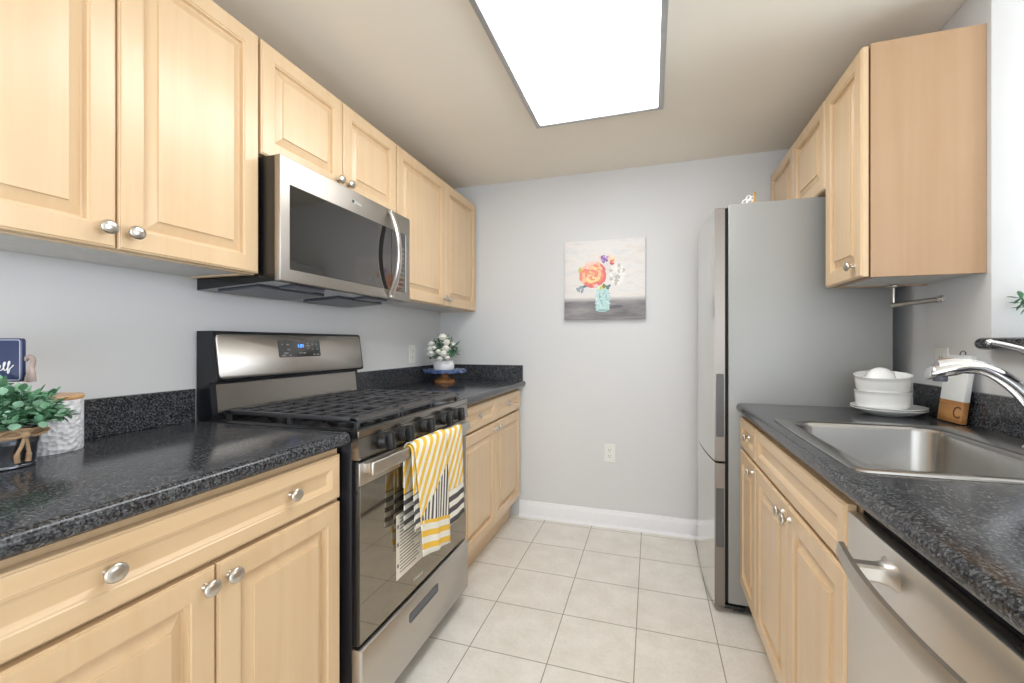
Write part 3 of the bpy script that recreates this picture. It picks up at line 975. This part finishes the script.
# paper towel holder under the right cabinet
P = thing('paper_towel_holder', 'satin metal paper towel rod fixed under the tall right wall cabinet', 'holder', (.87, 1.9, 1.381))
zq = 1.381
mb = MB().lathe([(0, 0), (.022, 0), (.022, -.004), (.010, -.007), (.0045, -.008), (.0045, -.062), (.009, -.066), (.009, -.078), (0, -.082)], (.858, 1.972, zq-.0005), n=20)
mb.build('post', 'nickel', P, 40)
mb = MB().tube([(.858, 1.972, zq-.072), (.905, 1.795, zq-.068)], .0088, 14)
mb.build('rod', 'nickel', P, 40)
mb = MB().ball((.9068, 1.788, zq-.068), .0125, 10).lathe([(.009, -.012), (.0105, -.008), (.0105, 0), (.009, .004)], (.9068, 1.788, zq-.068), (-.257, .966, 0), 16)
mb.build('end_knob', 'chrome', P, 50)

# ---------------------------------------------------------------- outlets
def outlet(label, o, xa, ndepth=.005):
    t = thing('wall_outlet', label, 'outlet', o, 'white duplex wall outlets')
    ya = (0, 0, 1)
    Fm_ = frame(o, xa, ya)
    mb = MB()
    mb.loft([[Fm_ @ p for p in rrect(-.035+i, .035-i, -.0575+i, .0575-i, .003, z)] for i, z in ((0, .0004), (0, .003), (.002, .005))])
    pl = mb.build('cover_plate', 'outlet', t, 30)
    for s_ in (-1, 1):
        mb = MB()
        mb.loft([[Fm_ @ (p+Vector((0, s_*.0195, 0))) for p in rrect(-.0165, .0165, -.014, .014, .009, z)] for z in (.0045, .0066)])
        rc = mb.build('receptacle', 'outlet', pl, 30)
        mb = MB()
        for a, b, hw, hh in ((-.0065, .003, .0012, .005), (.0065, .003, .0012, .004), (0, -.0075, .0025, .0025)):
            mb.box(a-hw, a+hw, s_*.0195+b-hh, s_*.0195+b+hh, .0064, .0068, mat=Fm_)
        if False: pass
        mb.build('slots', 'slot', pl, 0)
    return t
outlet('white outlet low on the far wall under the flower painting', (-.2515, YB-.0004, .468), (1, 0, 0))
outlet('white outlet on the left wall beside the cake stand', (XL+.0004, 2.435, 1.098), (0, 1, 0))
outlet('white outlet on the right wall partly hidden behind the white board', (XR-.0004, 1.893, 1.096), (0, -1, 0))

# ---------------------------------------------------------------- ceiling light
A = thing('ceiling_light', 'rectangular lit fluorescent ceiling light with thin silver frame', 'light', (-.247, 1.5, ZC))
lx0, lx1, ly0, ly1 = -.548, .052, .900, 2.125
mb = MB()
for (a, b, c_, d_) in ((lx0, lx0+.022, ly0, ly1), (lx1-.022, lx1, ly0, ly1), (lx0+.022, lx1-.022, ly0, ly0+.022), (lx0+.022, lx1-.022, ly1-.022, ly1)):
    mb.box(a, b, c_, d_, ZC-.022, ZC-.0005, .002)
mb.build('frame', 'lamp_frame', A, 30)
MB().box(lx0+.0225, lx1-.0225, ly0+.0225, ly1-.0225, ZC-.016, ZC-.010).build('diffuser', 'diffuser', A, 0)

# ---------------------------------------------------------------- painting
def canvas_mat():
    t = NT('canvas_painting')
    g = t.n('ShaderNodeNewGeometry')
    sp = t.n('ShaderNodeSeparateXYZ')
    t.l(g.outputs['Position'], sp.inputs[0])
    n = t.n('ShaderNodeTexNoise', i_Scale=5.0, i_Detail=5.0, i_Roughness=.65)
    t.l(t.pos((1, 1, 3.5)), n.inputs['Vector'])
    n2 = t.n('ShaderNodeTexNoise', i_Scale=9.0, i_Detail=3.0)
    t.l(t.pos((.6, 1, 3)), n2.inputs['Vector'])
    up = t.ramp(n.outputs['Fac'], [(.3, lin(222, 214, 210)), (.5, lin(232, 228, 224)), (.7, lin(216, 216, 218))])
    dn = t.ramp(n2.outputs['Fac'], [(.3, lin(112, 108, 112)), (.6, lin(150, 146, 148)), (.8, lin(172, 168, 168))])
    zz = t.math('MULTIPLY_ADD', n.outputs['Fac'], .016, sp.outputs[2])
    k = t.n('ShaderNodeMapRange', i_1=1.438, i_2=1.470)
    t.l(zz, k.inputs[0])
    t.l(t.mix(k.outputs[0], dn, up), t.b.inputs['Base Color'])
    t.set(Roughness=.65)
    return t.m
PC = {}
def paint(name, c): PC[name] = plain('paint_'+name, c, .6, var=.06, scale=90); return PC[name]
px0, px1, pz0, pz1 = -.538, -.034, 1.318, 1.823
W = thing('canvas_painting', 'square canvas painting of pink flowers in a glass jar on the far wall', 'painting', (-.286, YB-.02, 1.318))
mb = MB().box(px0, px1, YB-.030, YB-.001, pz0, pz1, .003)
mb.build('canvas', canvas_mat(), W, 30)
names = dict(coral=(238, 148, 126), peach=(247, 194, 160), pink=(246, 206, 194), rose=(228, 122, 118), cream=(248, 216, 156), purple=(194, 156, 208), violet=(140, 110, 170), red=(206, 96, 96), white=(240, 238, 232), grey=(196, 192, 188), green=(120, 136, 100), lime=(206, 206, 92), teal=(96, 128, 136), aqua=(188, 218, 216), aqua_d=(138, 184, 186), aqua_l=(206, 232, 230), slate=(108, 104, 112), blue_grey=(150, 164, 176))
order = list(names)
mats = [paint(k, lin(*names[k])) for k in order]
mb = MB()
ctr = [0]
def dab(cx, cz, rx, rz, colr, ang=0, n=9, jag=.18):
    """one flat brush dab on the canvas, cx,cz in 0..1 of the picture"""
    ctr[0] += 1
    mb.mi = order.index(colr)
    yy = YB-.0302-ctr[0]*.000006
    X0, Z0 = px0+cx*(px1-px0), pz0+cz*(pz1-pz0)
    S = px1-px0
    vs = []
    for k in range(n):
        a = 2*PI*k/n
        j = 1+random.uniform(-jag, jag)
        u, v = rx*S*math.cos(a)*j, rz*S*math.sin(a)*j
        vs.append(mb.bm.verts.new((X0+u*math.cos(ang)-v*math.sin(ang), yy, Z0+u*math.sin(ang)+v*math.cos(ang))))
    mb.face(vs)
random.seed(11)
# jar shadow, jar
dab(.63, .155, .11, .018, 'slate', .05)
for z_, r_ in ((.13, .088), (.16, .094), (.20, .096), (.24, .096), (.28, .094), (.32, .090), (.355, .082)): dab(.485, z_, r_, .035, 'aqua', 0, 12, .05)
for _ in range(26): dab(.485+random.uniform(-.08, .08), random.uniform(.12, .35), .018, .006, random.choice(['aqua_l', 'aqua_d', 'aqua_l', 'white']), random.uniform(-.8, .8))
dab(.485, .115, .075, .010, 'aqua_d')
for a, b in ((.45, .30), (.50, .33), (.53, .28), (.47, .22)): dab(a, b, .006, .05, 'aqua_d', random.uniform(-.6, .6))
# leaves
for cx, cz, c_, a in ((.47, .40, 'lime', 1.0), (.50, .42, 'green', 1.5), (.54, .40, 'green', -.9), (.56, .41, 'teal', .9), (.25, .42, 'teal', .2), (.21, .41, 'blue_grey', .5), (.18, .38, 'blue_grey', 2.2), (.23, .37, 'blue_grey', 1.2), (.28, .43, 'teal', .4), (.39, .42, 'violet', 0), (.20, .63, 'lime', 1.3), (.62, .74, 'cream', 1.4), (.57, .77, 'cream', 1.6)):
    dab(cx, cz, .036, .018, c_, a)
# large coral flower
for ring, (r_, n_, cs) in enumerate(((.135, 15, ['pink', 'coral', 'rose', 'peach']), (.100, 13, ['coral', 'peach', 'pink']), (.068, 10, ['peach', 'coral', 'pink', 'cream']), (.036, 7, ['cream', 'peach', 'coral']))):
    for k in range(n_):
        a = 2*PI*k/n_+ring*.4
        cc = random.choice(cs)
        if ring < 2 and -1.9 < math.atan2(math.sin(a+.3), math.cos(a+.3)) < .9 and random.random() < .75: cc = random.choice(['rose', 'coral'])
        dab(.365+r_*1.02*math.cos(a), .565+r_*.98*math.sin(a), .048, .034, cc, a+random.uniform(.9, 2.2))
for _ in range(8): dab(.35+random.uniform(-.03, .03), .575+random.uniform(-.03, .03), .014, .008, random.choice(['cream', 'coral', 'lime']), random.uniform(0, 3))
# purple cluster, small red
for _ in range(15): dab(.495+random.gauss(0, .030), .745+random.gauss(0, .020), .022, .016, random.choice(['purple', 'violet', 'pink', 'purple']), random.uniform(0, 3))
for _ in range(6): dab(.60+random.gauss(0, .014), .715+random.gauss(0, .012), .018, .013, random.choice(['red', 'coral', 'rose']), random.uniform(0, 3))
# white flower
for r_, n_ in ((.085, 14), (.055, 11), (.025, 6)):
    for k in range(n_):
        a = 2*PI*k/n_
        dab(.665+r_*.85*math.cos(a), .555+r_*1.25*math.sin(a), .034, .020, random.choice(['white', 'white', 'grey', 'white']), a)
for _ in range(16): dab(.665+random.uniform(-.06, .06), .555+random.uniform(-.09, .09), .014, .005, 'grey', random.uniform(0, 3))
mb.build('painted_bouquet', mats, W, 0, rc=False)

# ---------------------------------------------------------------- foliage helpers
BLOCKED = [lambda p: False]
def leaf(mb, p, d, L, wd, up=Vector((0, 0, 1)), cup=.25):
    d = Vector(d).normalized()
    if any(BLOCKED[0](Vector(p)+d*L*t+Vector(o_)) for t in (0, .5, 1) for o_ in ((wd, 0, 0), (-wd, 0, 0), (0, wd, 0), (0, -wd, 0), (0, 0, wd), (0, 0, -wd))): return
    sd = d.cross(up)
    if sd.length < .05: sd = Vector((1, 0, 0))
    sd.normalize()
    nr = sd.cross(d)
    p = Vector(p)
    c0 = p
    A_ = [(0, .08), (.25, .75), (.55, 1.0), (.82, .68), (1, .05)]
    L_ = [mb.bm.verts.new(p+d*L*t-sd*wd*k+nr*wd*cup*k) for t, k in A_]
    C_ = [mb.bm.verts.new(p+d*L*t-nr*wd*cup*.2) for t, k in A_]
    R_ = [mb.bm.verts.new(p+d*L*t+sd*wd*k+nr*wd*cup*k) for t, k in A_]
    for a in range(4):
        mb.face((L_[a], L_[a+1], C_[a+1], C_[a]))
        mb.face((C_[a], C_[a+1], R_[a+1], R_[a]))

def sprig(mb, smb, p0, p1, sag, nl, L, wd, mats_n, tip=True):
    p0, p1 = Vector(p0), Vector(p1)
    mid = (p0+p1)/2+Vector((0, 0, sag))
    pts = [p0*(1-t)**2+mid*2*t*(1-t)+p1*t*t for t in [k/8 for k in range(9)]]
    smb.tube(pts, .0011, 5)
    for k in range(nl):
        t = .25+.75*(k+.5)/nl
        i = min(7, int(t*8))
        q = pts[i]+(pts[i+1]-pts[i])*(t*8-i)
        d = (pts[i+1]-pts[i]).normalized()
        a = k*2.4+random.uniform(-.5, .5)
        s1 = d.cross(Vector((.3, .2, .93))).normalized()
        s2 = d.cross(s1)
        for sgn in (1, -1):
            dr_ = d*.55+(s1*math.cos(a)+s2*math.sin(a))*sgn
            mb.mi = random.randrange(mats_n)
            leaf(mb, q, dr_, L*random.uniform(.75, 1.15), wd*random.uniform(.8, 1.15))
    if tip:
        mb.mi = random.randrange(mats_n)
        leaf(mb, pts[-1], pts[-1]-pts[-2], L, wd)

# ---------------------------------------------------------------- left counter decor
random.seed(21)
PXc, PYc = -1.270, .535
pz = CZ1+.0006
K = thing('potted_boxwood', 'faux green boxwood in a twine-tied metal bucket on the left counter', 'plant', (PXc, PYc, pz))
mb = MB().lathe([(0, .003), (.049, .003), (.051, 0), (.053, .002), (.053, .005), (.0515, .007), (.058, .048), (.0592, .050), (.0585, .053), (.0598, .056), (.0590, .059), (.064, .082), (.067, .084), (.067, .088), (.0635, .088), (.061, .074), (0, .072)], (PXc, PYc, pz), n=40, sx=.85, sy=.85)
mb.build('bucket', 'galv', K, 40)
MB().lathe([(0, .0725), (.060, .0735), (.058, .078), (.03, .083), (0, .084)], (PXc, PYc, pz), n=24, sx=.85, sy=.85).build('soil', 'soil', K, 40)
mb = MB()
for k, zz in enumerate((.066, .0705, .075, .0795)):
    rr_ = .0552+.0012*k
    mb.tube([(PXc+rr_*math.cos(a), PYc+rr_*math.sin(a), pz+zz+.002*math.sin(3*a+k)) for a in [2*PI*q/32 for q in range(33)]], .0034, 7)
ka = math.radians(4)
kx, ky_ = PXc+.061*math.cos(ka), PYc+.061*math.sin(ka)
ta = Vector((-math.sin(ka), math.cos(ka), 0))
ra = Vector((math.cos(ka), math.sin(ka), 0))
kp = Vector((kx, ky_, pz+.070))
mb.ball(kp, .0085, 8)
for s_ in (-1, 1):
    mb.tube(crom([kp, kp+ta*s_*.018+Vector((0, 0, .010)), kp+ta*s_*.034+Vector((0, 0, .008)), kp+ta*s_*.036-ra*.006+Vector((0, 0, .0)), kp+ta*s_*.016+Vector((0, 0, -.004)), kp], 5), .0030, 7)
    mb.tube(crom([kp, kp+ta*s_*.004+Vector((0, 0, -.02))-ra*.002, kp+ta*(s_*.009)+Vector((0, 0, -.040))-ra*.007, kp+ta*(s_*.008)+Vector((0, 0, -.056))-ra*.008], 5), [.0032]*10+[.0045]*6, 7)
mb.build('twine_bow', 'twine', K, 50)
SIGN_C, SIGN_X, SIGN_N = Vector((-1.346, .546, 1.1325)), Vector((.952, .305, 0)), Vector((-.305, .952, 0))
def near_neighbours(p):
    q = p-SIGN_C
    if p.z > 1.070 and abs(q.dot(SIGN_X)) < .098 and q.dot(SIGN_N) > -.006: return True
    if abs(p.x+1.372) < .024 and abs(p.y-.538) < .022: return True
    return (p.x+1.362)**2+(p.y-.645)**2 < .069**2 and p.z < 1.055
BLOCKED[0] = near_neighbours
mb, smb = MB(), MB()
for k in range(72):
    a = k*2.399
    rr_ = .042*math.sqrt((k+.5)/72)
    base = Vector((PXc+rr_*math.cos(a), PYc+rr_*math.sin(a), pz+.076))
    f = rr_/.042
    out = .022+.044*f*random.uniform(.6, 1.05)
    hz = .106-.078*f*f+random.uniform(-.018, .012)
    tip = Vector((PXc+(rr_+out*f)*math.cos(a), PYc+(rr_+out*f)*math.sin(a), pz+.076+hz*.88))
    if tip.x < XL+.045: tip.x = XL+.045
    d2 = Vector((tip.x+1.362, tip.y-.645, 0))
    cap = 1.088 if (tip-SIGN_C).dot(SIGN_N) < -.026 else 1.064
    if tip.z > cap: tip.z = cap
    if abs(tip.x+1.372) < .035 and abs(tip.y-.538) < .03: tip.x = -1.335
    if d2.length < .086 and tip.z < 1.075: tip = tip+d2.normalized()*(.086-d2.length)
    sprig(mb, smb, base, tip, .010, 5, .0180, .0082, 3)
for tx, ty, tz in ((-1.235, .606, 1.040), (-1.240, .600, 1.060), (-1.275, .572, 1.070), (-1.222, .612, 1.015)):
    sprig(mb, smb, (PXc+.03, PYc+.03, pz+.08), (tx, ty, tz), .012, 7, .017, .0062, 3)
mb.build('foliage', ['leaf_a', 'leaf_b', 'leaf_c'], K, 60)
smb.build('stems', 'leaf_b', K, 40)

BLOCKED[0] = lambda p: False
# canister
cx, cy = -1.362, .645
K = thing('canister', 'white embossed ceramic canister with bamboo lid behind the bucket plant', 'canister', (cx, cy, pz))
MB().lathe([(0, .001), (.059, .001), (.061, 0), (.062, .003), (.062, .118), (.0612, .121), (.059, .1215), (0, .1215)], (cx, cy, pz), n=56).build('jar', 'embossed', K, 40)
MB().lathe([(0, .1218), (.0625, .1218), (.0635, .124), (.0635, .130), (.062, .132), (0, .132)], (cx, cy, pz), n=56).build('lid', 'bamboo', K, 40)

# navy sign on a small wooden stand
SG = thing('sign_plaque', 'navy plaque with white script on a stand behind the bucket plant', 'sign', (-1.372, .535, pz))
ri, fw = Vector((.952, .305, 0)), Vector((-.305, .952, 0))
sc0 = Vector((-1.346, .546, 1.1325))
Fs = frame(sc0, ri, (0, 0, 1))          # local z points towards the camera
def plq(hw, hh, r_, z): return [Fs @ p for p in rrect(-hw, hw, -hh, hh, r_, z)]
mb = MB(); mb.loft([plq(.066, .0465, .006, -.008), plq(.066, .0465, .006, -.001), plq(.0645, .045, .005, 0)])
pq = mb.build('plaque', 'navy', SG, 40)
mb = MB()
lo = [plq(.0635, .044, .005, 0), plq(.0635, .044, .005, .0007), plq(.0615, .042, .004, .0007), plq(.0615, .042, .004, 0)]
mb.loft(lo, cap0=False, cap1=False)
mb.build('border_line', 'sign_rim', pq, 0)
mb = MB()
def stroke(pts, r_=.0011):
    mb.tube([Fs @ Vector((x, y, .0006)) for x, y in [(q.x, q.y) for q in crom([(a, b, 0) for a, b in pts], 6)]], r_, 6)
# script 'elf' and the end of the stroke before it
stroke([(.006, -.0205), (.012, -.0225), (.016, -.020), (.020, -.0165), (.0215, -.0125), (.0195, -.0115), (.0175, -.0150), (.0182, -.0205), (.0215, -.0225), (.0255, -.020), (.0295, -.013), (.0315, -.0065), (.0300, -.0045), (.0282, -.0085), (.0280, -.0165), (.0298, -.0215), (.0330, -.0215), (.0365, -.0165), (.0400, -.0095), (.0415, -.0045), (.0398, -.0030), (.0380, -.0085), (.0372, -.0200), (.0368, -.0275), (.0385, -.0280), (.0400, -.0235), (.0415, -.0185), (.0455, -.0150), (.0495, -.0105)])
# little mug emblem
mb.lathe([(0, 0), (.008, 0), (.008, .0008), (0, .0008)], Fs @ Vector((.002, .021, 0)), (Fs.to_3x3() @ Vector((0, 0, 1))), 16)
stroke([(.009, .027), (.014, .026), (.0145, .019), (.009, .016)])
stroke([(-.010, .012), (-.002, .009), (.006, .010), (.012, .013)])
mb.build('white_lettering', 'ceramic', pq, 30)
mb = MB().box(-1.392, -1.352, .522, .552, pz, pz+.012, .002)
mb.box(-1.379, -1.365, .531, .545, pz+.010, 1.088, .002)
mb.box(-1.383, -1.361, .528, .548, 1.080, 1.0858, .001)
mb.build('stand', 'bamboo', SG, 30)
mb = MB()
E0 = Fs @ Vector((.063, -.001, -.009))
mb.tube(crom([E0, E0+ri*.008+Vector((0, 0, .008)), E0+ri*.017+Vector((0, 0, .003)), E0+ri*.016+Vector((0, 0, -.012)), E0+ri*.010+Vector((0, 0, -.022))], 5), .0048, 8)
mb.tube(crom([E0+ri*.012+Vector((0, 0, -.012)), E0+ri*.010+Vector((0, 0, -.028)), E0+ri*.006+Vector((0, 0, -.046))], 5), [.004+.0003*k for k in range(11)], 8)
mb.tube(crom([E0+ri*.014+Vector((0, 0, -.012)), E0+ri*.016+Vector((0, 0, -.028)), E0+ri*.016+Vector((0, 0, -.046))], 5), [.004+.0003*k for k in range(11)], 8)
mb.build('burlap_knot', 'burlap', SG, 50)

# ---------------------------------------------------------------- far corner: cake stand and white flowers
cx, cy = -1.272, 2.545
K = thing('cake_stand', 'blue marbled cake stand with wooden foot in the far left corner', 'stand', (cx, cy, pz))
MB().lathe([(0, 0), (.066, 0), (.068, .004), (.066, .018), (.050, .026), (.026, .034), (.022, .045), (.030, .058), (.034, .0625), (0, .0628)], (cx, cy, pz), n=36).build('foot', 'acacia', K, 35)
MB().lathe([(0, .063), (.128, .063), (.138, .067), (.140, .074), (.140, .084), (.137, .086), (.134, .083), (0, .083)], (cx, cy, pz), n=48).build('plate', 'marble', K, 35)
K = thing('potted_flowers', 'small white pot of white flowers standing on the blue cake stand', 'plant', (cx, cy-.01, pz+.0836))
qz = pz+.0836
MB().lathe([(0, .001), (.056, .001), (.060, 0), (.065, .006), (.067, .030), (.062, .046), (.060, .049), (.062, .052), (.062, .060), (.059, .060), (.058, .050), (0, .050)], (cx, cy-.01, qz), n=36).build('pot', 'ceramic', K, 40)
random.seed(33)
mb, smb = MB(), MB()
C0 = Vector((cx, cy-.01, qz+.05))
for k in range(40):
    a = k*2.399
    f = math.sqrt((k+.5)/40)
    tip = C0+Vector((.100*f*math.cos(a), .100*f*math.sin(a), .150-.105*f*f+random.uniform(-.02, .02)))
    if tip.x < XL+.04: tip.x = XL+.04
    sprig(mb, smb, C0+Vector((.03*f*math.cos(a), .03*f*math.sin(a), 0)), tip, .02, 4, .024, .0075, 3)
sprig(mb, smb, C0, C0+Vector((.095, .02, .125)), .0, 9, .020, .006, 3)
sprig(mb, smb, C0, C0+Vector((-.035, -.02, .165)), .0, 8, .018, .006, 3)
def bloom(c_, r_):
    fmb = MB()
    c_ = Vector(c_)
    for ring, (el, n_, s_) in enumerate(((.15, 7, 1), (.65, 6, .85), (1.15, 4, .65))):
        for k in range(n_):
            a = 2*PI*k/n_+ring*.5
            d = Vector((math.cos(a)*math.cos(el), math.sin(a)*math.cos(el), math.sin(el)))
            leaf(fmb, c_, d, r_*s_, r_*.45, cup=.5)
    fmb.ball(c_+Vector((0, 0, r_*.25)), r_*.62, 7)
    fmb.build('bloom', 'petal', K, 60)
for dx, dy, dz, r_ in ((.012, -.045, .150, .030), (.046, -.055, .118, .026), (-.068, -.045, .108, .022), (-.070, -.052, .072, .026), (-.050, -.078, .048, .026), (.048, -.072, .078, .028), (.040, -.086, .046, .028), (.006, -.090, .062, .020), (.060, -.070, .022, .020), (-.030, -.08, .085, .018), (-.02, .03, .15, .024), (.05, .03, .10, .024), (.018, -.094, .016, .022)):
    bloom(C0+Vector((dx, dy, dz)), r_*1.25)
mb.build('foliage', ['sage', 'leaf_b', 'leaf_c'], K, 60)
smb.build('stems', 'leaf_b', K, 40)

# ---------------------------------------------------------------- plant on the bar ledge
cx, cy, bz_ = 1.10, 1.53, 1.1845
K = thing('ledge_plant', 'green leafy sprigs of a small plant on the granite bar ledge at right edge', 'plant', (cx, cy, bz_))
MB().lathe([(0, .001), (.040, .001), (.043, 0), (.046, .004), (.055, .075), (.057, .080), (.053, .080), (.050, .068), (0, .066)], (cx, cy, bz_), n=32).build('pot', 'green_pot', K, 40)
random.seed(44)
mb, smb = MB(), MB()
C0 = Vector((cx, cy, bz_+.066))
for k in range(26):
    a = k*2.399
    f = math.sqrt((k+.5)/26)
    tip = C0+Vector((.085*f*math.cos(a), .085*f*math.sin(a), .13-.07*f*f))
    sprig(mb, smb, C0+Vector((.02*f*math.cos(a), .02*f*math.sin(a), 0)), tip, .02, 5, .020, .0065, 3)
for tp in ((.984, 1.600, 1.296), (.990, 1.592, 1.268), (.992, 1.605, 1.282)):
    sprig(mb, smb, C0, tp, .012, 8, .023, .0085, 3)
mb.build('foliage', ['leaf_c', 'leaf_b', 'leaf_c'], K, 60)
smb.build('stems', 'leaf_b', K, 40)

for o in bpy.data.objects:
    if '_base' in o: del o['_base']
